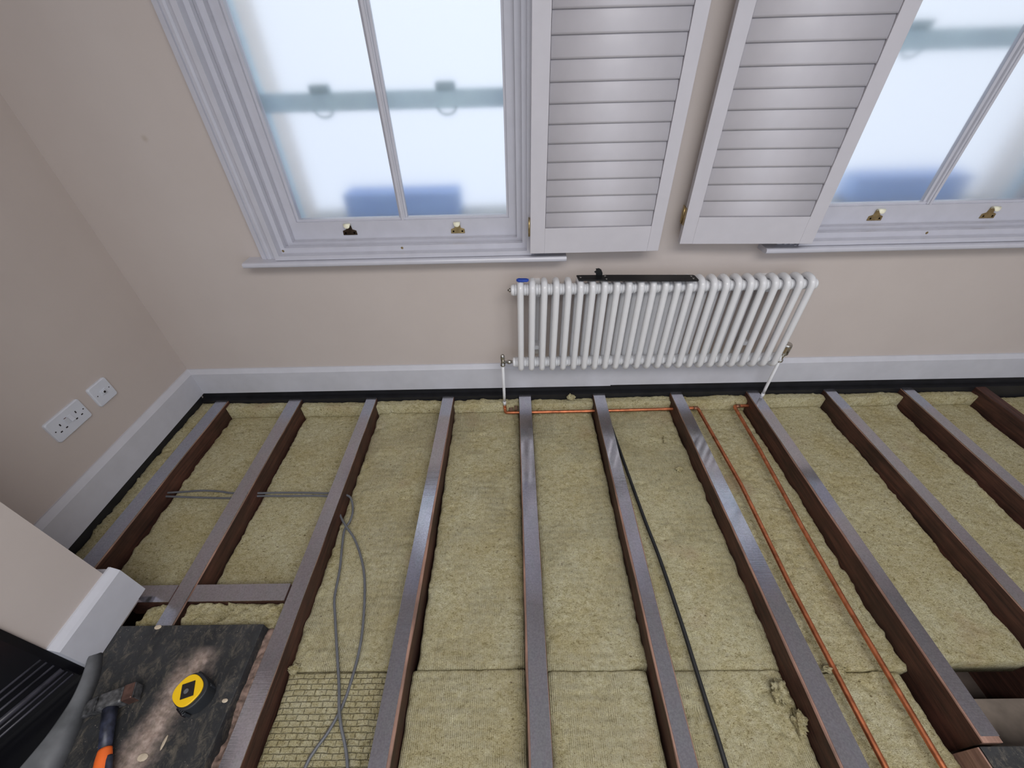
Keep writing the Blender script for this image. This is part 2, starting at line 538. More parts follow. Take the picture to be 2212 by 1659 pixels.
# ---------------------------------------------------------------- walls, ceiling, floor below the joists
ZC = 2.55
w1 = (0.690, 1.620, 0.722, 2.25)      # window openings x0, x1, z0, z1
DX2, DZ2 = 1.983, 0.012               # second window is offset from the first
w2 = (w1[0] + DX2, w1[1] + DX2, w1[2] + DZ2, w1[3] + DZ2)
YO = 0.36
b = MB()
xs = [-0.3, w1[0], w1[1], w2[0], w2[1], 5.0]
b.box(xs[0], xs[1], 0, YO, -0.36, ZC + .2)
b.box(xs[2], xs[3], 0, YO, -0.36, ZC + .2)
b.box(xs[4], xs[5], 0, YO, -0.36, ZC + .2)
for w in (w1, w2):
    b.box(w[0], w[1], 0, YO, -0.36, w[2])
    b.box(w[0], w[1], 0, YO, w[3], ZC + .2)
tag(b.build('wall_back', M['wall']), kind='structure')
tag(MB().box(-0.3, 0, -0.99, 0, -0.36, ZC).build('wall_left', M['wall']), kind='structure')
b = MB()
b.box(-0.3, 0.36, -1.20, -0.99, 0.0, ZC)
b.box(-0.3, 0.36, -2.05, -1.20, 0.92, ZC)
b.box(-0.3, 0.36, -4.2, -2.05, 0.0, ZC)
b.box(-0.34, -0.3, -2.05, -1.20, 0.0, 0.92)
tag(b.build('wall_chimney', M['wall']), kind='structure')
tag(MB().box(5.0, 5.1, -4.2, YO, -0.36, ZC).build('wall_right', M['wall']), kind='structure')
tag(MB().box(-0.3, 5.1, CEIL_REAR, YO, ZC, ZC + .05).build('ceiling', M['ceiling']), kind='structure')
tag(MB().box(-0.3, 5.1, -4.2, YO, -0.36, -0.33).build('floor', M['deepfloor']), kind='structure')

# skirting boards: flat board with a splayed top edge
def skirt_profile(d, z0=0.033, z1=0.172):
    return [(0, z0), (d, z0), (d, z1 - 0.020), (d - 0.006, z1 - 0.012), (0.006, z1), (0, z1)]
b = MB()
# back skirting follows y = 0, profile depth towards -y
pr = [(-p[0], p[1]) for p in skirt_profile(0.020)]
b.prism(pr, 'x', 0.0, 2.04)
pr = [(-p[0], p[1]) for p in skirt_profile(0.020, 0.038)]
b.prism(pr, 'x', 2.04, 5.0)
tag(b.build('baseboard_back', M['skirt']), kind='structure')
b = MB()
b.prism([(p[0], p[1]) for p in skirt_profile(0.022)], 'y', -0.99, -0.006)
tag(b.build('baseboard_left', M['skirt']), kind='structure')
b = MB()
b.prism([(0.36 + p[0], p[1]) for p in skirt_profile(0.024, 0.031, 0.176)], 'y', -1.185, -0.97)
b.box(0.0, 0.372, -0.99, -0.968, 0.031, 0.160)
tag(b.build('baseboard_chimney', M['skirt']), kind='structure')
# black strip and ledge that shows below the back skirting
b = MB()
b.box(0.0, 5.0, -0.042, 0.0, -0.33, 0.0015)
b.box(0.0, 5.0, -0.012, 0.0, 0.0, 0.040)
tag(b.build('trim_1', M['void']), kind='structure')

tag(MB().box(0.0, 0.010, -0.99, -0.03, -0.20, 0.034).build('trim_2', M['void']), kind='structure')  # added black strip, paints the dark of the gap under the left skirting

# ---------------------------------------------------------------- windows
ZT = 2.25
def mirror_x(x):
    return 2.31 - x

def sash_lift(parent, x, z, mat, yaw=0.0):
    y = 0.0445
    root = MB()
    pts = [(-0.027, 0), (0.027, 0), (0.026, 0.016), (0.012, 0.021), (0.009, 0.040), (-0.009, 0.040), (-0.012, 0.021), (-0.026, 0.016)]
    root.prism([(x + p[0], z + p[1]) for p in pts], 'y', y - 0.003, y, bev=0.0006)
    o = root.build('sash_lift', mat, parent)
    t = bmesh.new()
    rows = []
    for k, (dy, dz_, w) in enumerate([(0, 0.036, .0085), (-.0005, .041, .0095), (-.003, .0448, .0112), (-.008, .0462, .0125), (-.013, .0450, .0128), (-.0165, .0418, .0120), (-.0185, .0375, .0100), (-.0192, .0345, .0070), (-.0193, .0330, .0035)]):
        yy, zz = y - 0.003 + dy, z + dz_
        rows.append([t.verts.new((x - w, yy, zz)), t.verts.new((x + w, yy, zz)), t.verts.new((x + w, yy + .0006, zz - 0.0022)), t.verts.new((x - w, yy + .0006, zz - 0.0022))])
    for A, B in zip(rows, rows[1:]):
        for j in range(4):
            f = t.faces.new((A[j], A[(j + 1) % 4], B[(j + 1) % 4], B[j]))
            f.smooth = j in (0, 2)
    t.faces.new(rows[0]); t.faces.new(rows[-1][::-1])
    bmesh.ops.recalc_face_normals(t, faces=t.faces)
    m2 = MB(); m2.join(t)
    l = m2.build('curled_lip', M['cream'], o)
    l['label'] = 'curled finger lip with window light painted into its pale colour'
    for s_ in (-1, 1):
        MB().lathe([(0.0035, 0), (0.0035, 0.0008), (0.002, 0.0012)], (x + s_ * 0.017, y - 0.0030, z + 0.008), 'y', 10).build('screw', M['bronze'], o).scale = (1, 1, 1)
    return o

def window(name, dx, dz, rail_z, lifts, first):
    root = empty(name)
    tag(root, kind='structure')
    X = lambda x: x + dx
    Z = lambda z: z + dz
    # architrave on the wall face (both jambs), with quirk and ogee
    for side in (0, 1):
        f = (lambda x: X(x)) if side == 0 else (lambda x: X(mirror_x(x)))
        prof = [(0.600, 0.0), (0.600, -0.020), (0.6165, -0.022), (0.618, -0.017), (0.6205, -0.017), (0.624, -0.024), (0.632, -0.0245), (0.640, -0.019), (0.6425, -0.019), (0.6435, -0.026), (0.662, -0.026), (0.662, 0.0)]
        m = MB().prism([(f(p[0]), p[1]) for p in prof], 'z', Z(0.714), Z(ZT + 0.1))
        m.build('architrave', M['white'], root)
    MB().box(X(0.600), X(mirror_x(0.600)), -0.022, 0, Z(ZT + 0.02), Z(ZT + 0.1)).build('architrave', M['white'], root)
    # L-shaped shutter frame
    m = MB()
    m.ring(X(0.665), X(mirror_x(0.665)), Z(0.717), Z(ZT), X(0.683), X(mirror_x(0.683)), Z(0.733), Z(ZT - .02), -0.045, 0.0, 0.0012)
    m.ring(X(0.683), X(mirror_x(0.683)), Z(0.733), Z(ZT - .02), X(0.699), X(mirror_x(0.699)), Z(0.753), Z(ZT - .04), -0.015, 0.004, 0.001)
    m.box(X(0.655), X(mirror_x(0.655)), -0.036, -0.001, Z(0.7145), Z(0.7175))
    sf = m.build('shutter_frame', M['white'], root)
    for sx in ((0.690, 0.742), (1.150, 0.744)):
        q = MB().lathe([(0.0048, 0), (0.0046, 0.0012), (0.0022, 0.0016), (0.0015, 0.0004)], (X(sx[0]), -0.0150, Z(sx[1])), 'y', 14)
        q.bm.transform(Matrix.Identity(4))
        q = q.build('screw', M['brass'], sf)
        q.matrix_local = Matrix.Translation((0, -0.0005, 0))
    # sash box: lining and staff bead
    m = MB()
    m.ring(X(0.690), X(mirror_x(0.690)), Z(0.722), Z(ZT), X(0.699), X(mirror_x(0.699)), Z(0.745), Z(ZT - .05), 0.003, 0.16)
    m.ring(X(0.697), X(mirror_x(0.697)), Z(0.733), Z(ZT - .03), X(0.719), X(mirror_x(0.719)), Z(0.761), Z(ZT - .07), 0.020, 0.042, 0.004)
    m.build('sash_box', M['white'], root)
    # moving sash
    m = MB()
    m.ring(X(0.705), X(mirror_x(0.705)), Z(0.745), Z(2.16), X(0.748), X(mirror_x(0.748)), Z(0.8275), Z(2.10), 0.045, 0.085)
    m.ring(X(0.747), X(mirror_x(0.747)), Z(0.8265), Z(2.101), X(0.757), X(mirror_x(0.757)), Z(0.8345), Z(2.09), 0.055, 0.080, 0.002)
    m.build('sash_frame', M['white'], root)
    cx = X(1.157)
    prof = [(-0.016, 0.080), (-0.016, 0.064), (-0.010, 0.060), (-0.0085, 0.052), (-0.0045, 0.049), (-0.0045, 0.045), (0.0045, 0.045), (0.0045, 0.049), (0.0085, 0.052), (0.010, 0.060), (0.016, 0.064), (0.016, 0.080)]
    MB().prism([(cx + p[0], p[1]) for p in prof], 'z', Z(0.828), Z(2.10)).build('glazing_bar', M['white'], root)
    for x0, x1 in ((0.755, 1.142), (1.172, mirror_x(0.755))):
        MB().box(X(x0), X(x1), 0.066, 0.070, Z(0.833), Z(2.095)).build('pane', M['frost'], root)
    for lx, lz, mt in lifts:
        sash_lift(root, lx, lz, M[mt])
    # sill board with rounded nose
    nose = [(0.0, 0.715), (-0.058, 0.715), (-0.063, 0.713), (-0.066, 0.7085), (-0.066, 0.7015), (-0.063, 0.697), (-0.058, 0.695), (0.0, 0.695)]
    MB().prism([(p[0], Z(p[1])) for p in nose], 'x', X(0.541), X(1.777) if first else X(1.777)).build('sill', M['white'], root)
    MB().box(X(0.690), X(mirror_x(0.690)), 0.0, 0.16, Z(0.722), Z(0.735)).build('sill', M['white'], root)
    # outer sash, seen blurred through the glass
    m = MB()
    m.box(X(0.700), X(1.610), 0.185, 0.22, rail_z - 0.029, rail_z + 0.027, 0.003)
    m.box(X(0.700), X(0.706), 0.185, 0.22, Z(0.78), Z(ZT), 0.002)
    m.box(X(1.599), X(1.610), 0.185, 0.22, Z(0.78), Z(ZT), 0.002)
    os_ = m.build('outer_sash', M['outer_paint'], root)
    for lx in (0.915, 1.352):
        MB().box(X(lx - 0.034), X(lx + 0.034), 0.178, 0.215, rail_z + 0.022, rail_z + 0.049, 0.006).build('sash_fastener', M['outer_dark'], os_)
        ring = [(X(lx) + 0.033 * math.cos(a), 0.182, rail_z - 0.022 - 0.024 * math.sin(a)) for a in [math.pi * k / 12 for k in range(13)]]
        MB().tube(ring, 0.0035, 8).build('ring_pull', M['outer_dark'], os_)
    MB().box(X(0.690), X(0.7), 0.165, 0.36, Z(0.74), Z(ZT)).build('reveal', M['render_warm'], root)
    MB().box(X(1.61), X(1.62), 0.165, 0.36, Z(0.74), Z(ZT)).build('reveal', M['render_warm'], root)
    MB().box(X(0.690), X(1.62), 0.16, 0.42, Z(0.722), Z(0.765)).build('outer_sill', M['stone'], root)
    return root

window('window_1', 0, 0, 1.193, [(0.944, 0.7775, 'bronze'), (1.363, 0.7745, 'brass')], True)
window('window_2', DX2, DZ2, 1.318, [(2.957, 0.7865, 'brass'), (3.383, 0.7855, 'brass')], False)

# planters on the outer ledges
def planter(x0, x1, z0, z1, label):
    m = MB()
    m.box(x0, x1, 0.275, 0.29, z0, z1, 0.003)
    m.box(x0, x1, 0.385, 0.40, z0, z1, 0.003)
    m.box(x0, x0 + .012, 0.29, 0.385, z0, z1)
    m.box(x1 - .012, x1, 0.29, 0.385, z0, z1)
    m.box(x0, x1, 0.28, 0.395, z0, z0 + 0.012)
    m.box(x0 + .01, x1 - .01, 0.288, 0.387, z0 + .01, z1 - 0.015)
    tag(m.build('planter_box', M['planter']), label, 'planter', 'troughs outside the windows')
planter(0.862, 1.352, 0.765, 0.862, 'slate blue trough outside, blurred behind the two-pane window beside the socket wall')
planter(3.01, 3.47, 0.777, 0.882, 'slate blue trough outside, blurred behind the window half hidden by the angled shutter')

# ---------------------------------------------------------------- folding shutters
def shutter(name, loc, rotz, wid, stile_l, stile_r, zb, rail_top, label, hinge_side):
    """front face in the local plane y = 0, the panel runs from x = 0 to wid; a second panel is folded behind it"""
    root = empty(name, loc, (0, 0, rotz))
    tag(root, label, 'shutter', 'louvred shutters folded back against the wall')
    H = 2.2 - zb
    m = MB()
    m.box(0, stile_l, 0, 0.026, 0, H, 0.0015)
    m.box(wid - stile_r, wid, 0, 0.026, 0, H, 0.0015)
    m.box(stile_l, wid - stile_r, 0.0006, 0.0255, 0, rail_top - zb, 0.0006)
    m.box(stile_l, wid - stile_r, 0.0006, 0.0255, H - 0.08, H, 0.0006)
    m.build('shutter_frame', M['shutter'], root)
    # louvres: closed, lens-shaped blades overlapping like weatherboards
    m = MB()
    z = rail_top - zb
    pitch = 0.0523
    n = int((H - 0.08 - z) / pitch) + 1
    for k in range(n):
        z0 = z + k * pitch
        top = min(pitch * 1.10, H - 0.075 - z0)
        blade = []
        for j in range(11):
            u = j / 10
            yy = 0.0035 + 0.0060 * u - 0.0022 * math.sin(math.pi * u)
            blade.append((yy, z0 + 0.0008 + u * top))
        for j in range(10, -1, -1):
            u = j / 10
            yy = 0.0065 + 0.0060 * u + 0.0035 * math.sin(math.pi * u)
            blade.append((yy, z0 + 0.0008 + u * top))
        m.prism(blade, 'x', stile_l + 0.0012, wid - stile_r - 0.0012)
    for f in m.bm.faces:
        f.smooth = abs(f.normal.x) < 0.5 and len(f.verts) == 4
    m.build('louvres', M['shutter'], root)
    # panel folded behind
    m = MB()
    m.box(0.012, 0.012 + stile_l, 0.0295, 0.0535, 0.006, H, 0.0015)
    m.box(wid - stile_r - .01, wid - .01, 0.0295, 0.0535, 0.006, H, 0.0015)
    m.box(0.012, wid - 0.01, 0.031, 0.053, 0.006, rail_top - zb)
    m.box(0.03, wid - 0.02, 0.038, 0.046, 0.05, H)
    m.build('folded_rear_panel', M['shutter'], root)
    for hz in (0.065, H - 0.2):
        m = MB()
        if hinge_side == 'frame':
            m.box(-0.0065, 0.0, 0.002, 0.026, hz, hz + 0.058)
            m.tube([(-0.004, -0.001, hz), (-0.004, -0.001, hz + 0.058)], 0.0032, 10)
        else:
            m.box(-0.0015, 0.0005, 0.006, 0.050, hz, hz + 0.058)
            m.tube([(-0.002, 0.028, hz), (-0.002, 0.028, hz + 0.058)], 0.0035, 10)
        m.build('hinge', M['brass'], root)
    return root

shutter('louvred_shutter', (1.638, -0.085, 0.738), 0.0, 0.472, 0.053, 0.042, 0.738, 0.829,
        'white louvred shutter standing against the window with a dark and a brass sash lift', 'frame')
a2 = math.atan2(-0.025, 0.4695)
shutter('louvred_shutter', (2.1865, -0.075, 0.758), a2, 0.470, 0.046, 0.046, 0.758, 0.853,
        'white louvred shutter angled off the wall with a brass hinge on its free edge', 'fold')

# ---------------------------------------------------------------- joists
# left and right edges at two depths (y), taken along the length
JO = [  # (xl near wall, xl at y=-1.4, xr near wall, xr at y=-1.4, end y, label)
    (0.083, 0.058, 0.141, 0.126, -2.45, 'taped floor joist running beside the skirting of the socket wall'),
    (0.450, 0.469, 0.510, 0.520, -2.45, 'taped floor joist with a short cross piece butted to each side'),
    (0.835, 0.833, 0.884, 0.887, -2.45, 'taped floor joist running past the edge of the dusty slate slab'),
    (1.213, 1.201, 1.267, 1.254, -2.45, 'taped floor joist with a bright window reflection, beside the looped grey cables'),
    (1.590, 1.590, 1.648, 1.649, -2.45, 'taped floor joist meeting the wall just under the lockshield valve end of the radiator'),
    (1.955, 1.948, 2.011, 1.999, -2.45, 'taped floor joist with a black cable lying along its side'),
    (2.335, 2.334, 2.388, 2.401, -2.45, 'taped floor joist with a bright reflection, beside the two copper pipes'),
    (2.708, 2.705, 2.762, 2.756, -1.355, 'taped floor joist that stops short against a black slab, bare wood at its end'),
    (3.083, 3.091, 3.134, 3.139, -2.45, 'taped floor joist on the far side of the open gap in the insulation'),
    (3.458, 3.449, 3.510, 3.500, -2.45, 'dark taped floor joist next beyond the one at the open gap'),
    (3.822, 3.815, 3.870, 3.865, -2.45, 'last visible floor joist, bare reddish brown, farthest from the socket wall'),
]
def joist(k, xl0, xl1, xr0, xr1, yend, label):
    Y0 = -0.040
    L = lambda y: xl0 + (xl1 - xl0) * (y + 0.05) / -1.35
    Rr = lambda y: xr0 + (xr1 - xr0) * (y + 0.05) / -1.35
    N = int((Y0 - yend) / 0.02)
    ys = np.linspace(Y0, yend, N + 1)
    jl = fbm(ys * 0 + k * 3.1, ys, 6, 3, 11) * 0.0045
    jr = fbm(ys * 0 + k * 5.7, ys, 6, 3, 31) * 0.0045
    t = bmesh.new()
    rows = []
    for i, y in enumerate(ys):
        l, r = L(y), Rr(y)
        ch = 0.0035
        sec = [(l + 0.002, -0.33), (l - 0.0008 + jl[i] * .5, -0.05), (l + jl[i] * 0.5, -ch), (l + ch * .6, 0.0), (r - ch * .6, 0.0), (r + jr[i] * 0.5, -ch), (r + 0.0008 + jr[i] * .5, -0.05), (r - 0.002, -0.33)]
        rows.append([t.verts.new((p[0], y, p[1])) for p in sec])
    for A, B in zip(rows, rows[1:]):
        for j in range(8):
            f = t.faces.new((A[j], A[(j + 1) % 8], B[(j + 1) % 8], B[j]))
            f.material_index = 1 if j in (2, 3, 4) else 0
    t.faces.new(rows[0]); fe = t.faces.new(rows[-1][::-1]); fe.material_index = 1
    bmesh.ops.recalc_face_normals(t, faces=t.faces)
    m = MB(); m.join(t)
    o = m.build('floor_joist', [M['timber'], M['rawwood'] if k < 10 else M['timber']])
    tag(o, label, 'joist', 'floor joists')
    # tape strip on top
    t = bmesh.new()
    rows = []
    ye = yend + (0.012 if yend > -2 else 0)
    Ys = [y for y in ys if y > ye] + [ye]
    off = {2: (0.002, -0.001), 4: (0.006, 0.001), 5: (0.006, 0.004), 6: (0.006, 0.001), 7: (0.005, 0.001), 3: (-0.0005, 0.009)}.get(k, (0.001, 0.002))
    for i, y in enumerate(Ys):
        w = 0.0012 * vnoise(np.array([y * 5 + k]), np.array([0.5 + k]), 77)[0]
        l, r = L(y) + off[0] * min(1, (Y0 - y) * 1.2) + w, Rr(y) - off[1] * min(1, (Y0 - y) * 1.2) + w
        zb = 0.0002
        zt = 0.0022 + 0.0002 * math.sin(y * 9 + k)
        rows.append([t.verts.new((l, y, zb)), t.verts.new((l, y, zt)), t.verts.new((r, y, zt)), t.verts.new((r, y, zb))])
    for A, B in zip(rows, rows[1:]):
        for j in range(4):
            f = t.faces.new((A[j], A[(j + 1) % 4], B[(j + 1) % 4], B[j]))
    t.faces.new(rows[0]); t.faces.new(rows[-1][::-1])
    bmesh.ops.recalc_face_normals(t, faces=t.faces)
    if k < 10:
        m = MB(); m.join(t)
        tp = m.build('joist_tape', M['tape'], o)
        tp['label'] = 'grey violet slick tape on the top edge'
    else:
        t.free()
    return o
for k, a in enumerate(JO):
    joist(k, *a)

# short cross pieces (noggins)
def noggin(x0, x1, label):
    o = MB().box(x0, x1, -0.998, -0.948, -0.09, 0.0, 0.001).build('noggin', M['timber'])
    tag(o, label, 'timber', 'short cross pieces between the joists')
    tp = MB().box(x0 + .002, x1 - .002, -0.999, -0.9465, 0.0002, 0.0022).build('joist_tape', M['tape'], o)
    tp['label'] = 'grey violet slick tape on the top edge'
noggin(0.300, 0.4625, 'short taped cross piece running in under the chimney corner')
noggin(0.5195, 0.8315, 'long taped cross piece closing the bay behind the slate slab')

# ---------------------------------------------------------------- mineral wool batts
def batt(name, x0, x1, y0, y1, top, th, mat, label, seed, step=0.0052, rough=1.0, group='insulation batts laid between the joists', crack=None, edge=0.012, notch=None):
    """y0 is nearer the wall (larger), y1 nearer the camera"""
    nx = max(4, int((x1 - x0) / step)); ny = max(4, int((y0 - y1) / step))
    gx = np.linspace(x0, x1, nx + 1); gy = np.linspace(y0, y1, ny + 1)
    XX, YY = np.meshgrid(gx, gy)
    ex = np.minimum(XX - x0, x1 - XX); ey = np.minimum(y0 - YY, YY - y1)
    z = top + 0.010 * fbm(XX, YY, 5, 2, seed) + 0.0026 * rough * fbm(XX, YY * 1.2, 55, 4, seed + 5)
    # flaking chips and pulled tufts
    n1 = fbm(XX, YY, 22, 3, seed + 9)
    z += rough * 0.006 * np.clip(n1 - 0.33, 0, 1) * 3
    z -= rough * 0.008 * np.clip(-n1 - 0.36, 0, 1) * 3
    # thin cracks
    n2 = np.abs(fbm(XX, YY * 2.2, 4.2, 3, seed + 13))
    z -= 0.0035 * np.exp(-(n2 / 0.012) ** 2)
    # frayed edges
    fray = 0.6 + 1.4 * np.clip(fbm(XX, YY, 30, 2, seed + 21) + 0.4, 0, 1)
    z -= edge * np.exp(-ex / 0.007) * fray
    z -= 0.003 * np.exp(-ey / 0.004) * fray
    if crack is not None:
        z -= 0.010 * np.exp(-((XX - crack - 0.008 * fbm(XX * 0, YY, 6, 2, seed + 30)) / 0.004) ** 2)
        z += 0.008 * (XX > crack)
    if notch is not None:
        z -= 0.05 * np.exp(-((XX - notch[0]) / notch[2]) ** 2 - ((YY - notch[1]) / 0.006) ** 2)
    verts = np.stack([XX.ravel(), YY.ravel(), z.ravel()], 1)
    W_ = nx + 1
    idx = np.arange((nx + 1) * (ny + 1)).reshape(ny + 1, nx + 1)
    a, b_, c, d = idx[:-1, :-1].ravel(), idx[:-1, 1:].ravel(), idx[1:, 1:].ravel(), idx[1:, :-1].ravel()
    faces = np.stack([d, c, b_, a], 1).tolist()
    loop = list(idx[0, :]) + list(idx[1:, -1]) + list(idx[-1, -2::-1]) + list(idx[-2:0:-1, 0])
    base = len(verts)
    low = verts[loop].copy()
    low[:, 2] = top - th
    mid = verts[loop].copy()
    verts = np.concatenate([verts, low])
    n = len(loop)
    for k in range(n):
        j = (k + 1) % n
        faces.append([int(loop[k]), int(loop[j]), base + j, base + k])
    faces.append([base + k for k in range(n - 1, -1, -1)])
    me = bpy.data.meshes.new(name)
    me.from_pydata([tuple(v) for v in verts.tolist()], [], faces)
    me.polygons.foreach_set('use_smooth', [True] * len(me.polygons))
    me.materials.append(mat)
    bm_ = bmesh.new(); bm_.from_mesh(me); bmesh.ops.recalc_face_normals(bm_, faces=bm_.faces); bm_.to_mesh(me); bm_.free()
    o = bpy.data.objects.new(name, me)
    COL.objects.link(o)
    tag(o, label, 'insulation', group)
    return o

def edge_at(k, side, y):
    a = JO[k]
    s = (y + 0.05) / -1.35
    return a[0] + (a[1] - a[0]) * s if side == 'l' else a[2] + (a[3] - a[2]) * s

def bay(i, y):
    """clear space between joist i and i+1 (0-based)"""
    return edge_at(i, 'r', y) + 0.0015, edge_at(i + 1, 'l', y) - 0.0015

FAR = [  # bay, material, top, near end y, label
    (0, 'wool', -0.073, -0.945, 'matted wool batt in the bay beside the socket-wall joist, crossed by grey cables'),
    (1, 'wool', -0.073, -0.945, 'matted wool batt crossed by grey cables, closed off by the long cross piece'),
    (2, 'woolrib', -0.069, -1.172, 'ribbed wool batt under the long grey cable loop'),
    (3, 'woolrib', -0.068, -1.170, 'ribbed wool batt between the reflecting joist and the joist below the lockshield valve'),
    (4, 'woolrib', -0.068, -1.176, 'ribbed wool batt below the blue clip end of the radiator, crossed by copper pipe'),
    (5, 'woolrib', -0.069, -1.178, 'wool batt with the black cable lying on it, reaching to the wall'),
    (6, 'wool', -0.078, -1.182, 'chipped wool batt under the two copper pipes, reaching to the wall'),
    (7, 'wool', -0.071, -1.165, 'pale wool batt ending at the open dark gap'),
    (8, 'wool', -0.072, -2.40, 'wool batt with a crack beside the joist beyond the open gap'),
    (9, 'wool', -0.070, -2.40, 'wool batt between the last two visible joists'),
]
for i, mt, top, ye, lb in FAR:
    x0 = max(bay(i, -0.1)[0], bay(i, ye)[0]) - 0.001
    x1 = min(bay(i, -0.1)[1], bay(i, ye)[1]) + 0.001
    batt('insulation_batt', x0, x1, -0.0825, ye, top, 0.10, M[mt], lb, 100 + i * 40, crack=(3.405 if i == 8 else None), notch={4: (1.94, -1.176, 0.035), 3: (1.585, -1.17, 0.02)}.get(i), rough=1.5 if i == 6 else 1.0)
NEAR = [
    (2, 'woolbrick', -0.066, -1.176, 'dimpled wool batt under the crossing of the two grey cables'),
    (3, 'woolrib', -0.066, -1.173, 'second ribbed wool batt beyond the seam, between the reflecting joist and its neighbour'),
    (4, 'woolrib', -0.066, -1.179, 'second ribbed wool batt past the seam, between the lockshield-valve joist and the black-cable joist'),
    (5, 'woolrib', -0.068, -1.181, 'second wool batt along the black cable, torn tufts at its joist edge'),
    (6, 'wool', -0.078, -1.187, 'second chipped wool batt under the two copper pipes, past the rag of wool'),
]
for i, mt, top, ys_, lb in NEAR:
    x0 = max(bay(i, -1.2)[0], bay(i, -2.4)[0]); x1 = min(bay(i, -1.2)[1], bay(i, -2.4)[1])
    if i == 6: x1 -= 0.022
    batt('insulation_batt', x0, x1, ys_, -2.40, top, 0.10, M[mt], lb, 900 + i * 40, rough=1.6 if i >= 5 else 1.0)
batt('insulation_batt', 0.0105, 0.069, -0.043, -0.985, -0.004, 0.12, M['wool'], 'narrow crumpled wool strip packed between the socket-wall skirting and the first joist', 1500, rough=1.8, edge=0.003)
batt('insulation_batt', 3.873, 4.19, -0.05, -2.40, -0.060, 0.10, M['wool'], 'wool batt beyond the bare reddish brown last joist', 1540)
batt('insulation_chunk', 0.522, 0.830, -1.001, -1.074, -0.010, 0.09, M['wool'], 'torn chunk of wool filling the gap between the long cross piece and the slate slab', 1580, rough=5.5, step=0.004, group='torn wool chunks')
batt('insulation_chunk', 0.385, 0.464, -1.001, -1.074, -0.012, 0.09, M['wool'], 'small torn chunk of wool beside the chimney skirting corner', 1620, rough=5.5, step=0.004, group='torn wool chunks')

# upright offcuts along the wall, one in each bay
offl = ['between the socket-wall joist and the next', 'in the second bay from the socket-wall joist',
        'in the bay with the looped grey cables', 'in the bay before the lockshield pipe', 'behind the first crossing copper pipe',
        'behind the middle of the crossing copper pipe', 'behind the corner of the two copper pipes', 'just past the thermostatic valve pipe',
        'two bays past the thermostatic valve pipe', 'in the last bay before the bare joist']
for i in range(10):
    a, c = bay(i, -0.06)
    lb = 'narrow upright wool offcut along the wall ' + offl[i]
    lb = lb.replace('left of the', 'before the')
    h = [-.016, -.018, -.014, -.016, -.022, -.020, -.022, -.018, -.02, -.02][i]
    batt('insulation_offcut', a, c, -0.0435, -0.0815, h, 0.15, M['wool'], lb, 2000 + i * 31, rough=1.1, step=0.0042, group='upright wool offcuts along the wall', edge=0.004)

# loose rags of wool
def scrap(x, y, z, s, label, seed, flat=0.5):
    t = bmesh.new()
    bmesh.ops.create_icosphere(t, subdivisions=4, radius=1)
    rs = random.Random(seed)
    ph = [rs.uniform(0, 50) for _ in range(3)]
    for v in t.verts:
        p = np.array(v.co)
        d = 1 + 0.9 * fbm(np.array([p[0] * 1.3 + ph[0] + p[2]]), np.array([p[1] * 1.3 + ph[1]]), 1.3, 4, seed)[0] + 0.5 * fbm(np.array([p[0] + p[1] + ph[2]]), np.array([p[2] + p[1]]), 5, 3, seed + 3)[0]
        v.co = Vector((v.co.x * s[0] * d, v.co.y * s[1] * d, v.co.z * s[2] * d * flat))
    for f in t.faces: f.smooth = True
    m = MB(); m.join(t, Matrix.Translation((x, y, z)))
    tag(m.build('insulation_scrap', M['wool']), label, 'insulation', 'loose rags of wool')
scrap(2.290, -1.235, -0.055, (0.020, 0.028, 0.02), 'pale torn rag of wool against the reflecting joist, near the batt seam', 3, 0.9)
scrap(2.312, -1.300, -0.062, (0.014, 0.030, 0.02), 'darker torn rag of wool wedged along the joist next to the black cable bay', 4, 0.9)
scrap(2.478, -1.186, -0.053, (0.026, 0.010, 0.012), 'rag of wool draped over the copper pipe at the seam', 5, 0.9)
scrap(1.845, -0.062, 0.002, (0.016, 0.012, 0.016), 'curl of wool poking up at the wall below the radiator', 6, 0.9)
scrap(2.250, -0.30, -0.060, (0.010, 0.016, 0.010), 'small crumb of wool high in the black cable bay', 7)
scrap(2.262, -0.46, -0.060, (0.014, 0.012, 0.010), 'small crumb of wool below another crumb in the black cable bay', 8)
scrap(1.690, -0.105, -0.055, (0.012, 0.020, 0.012), 'small tuft of wool beside the joist under the lockshield valve', 9)
scrap(0.906, -1.168, -0.060, (0.014, 0.012, 0.012), 'brown frayed tuft at the seam beside the slab joist', 10)
# stones in the mortar by the wall
def pebble(x, y, z, s, label, seed):
    t = bmesh.new(); bmesh.ops.create_icosphere(t, subdivisions=3, radius=1)
    for v in t.verts:
        v.co = Vector((v.co.x * s[0], v.co.y * s[1], v.co.z * s[2])) * (1 + 0.25 * math.sin(v.co.x * 3 + seed) * math.cos(v.co.y * 4 + v.co.z * 2))
    for f in t.faces: f.smooth = True
    m = MB(); m.join(t, Matrix.Translation((x, y, z)))
    tag(m.build('rubble_stone', M['pebble']), label, 'stone', 'stones at the foot of the lockshield pipe')
pebble(1.575, -0.088, -0.042, (0.010, 0.009, 0.018), 'reddish stone against the joist at the foot of the lockshield pipe', 1)
pebble(1.550, -0.088, -0.050, (0.012, 0.009, 0.014), 'dark stone between the lockshield pipe and the reddish stone', 2)

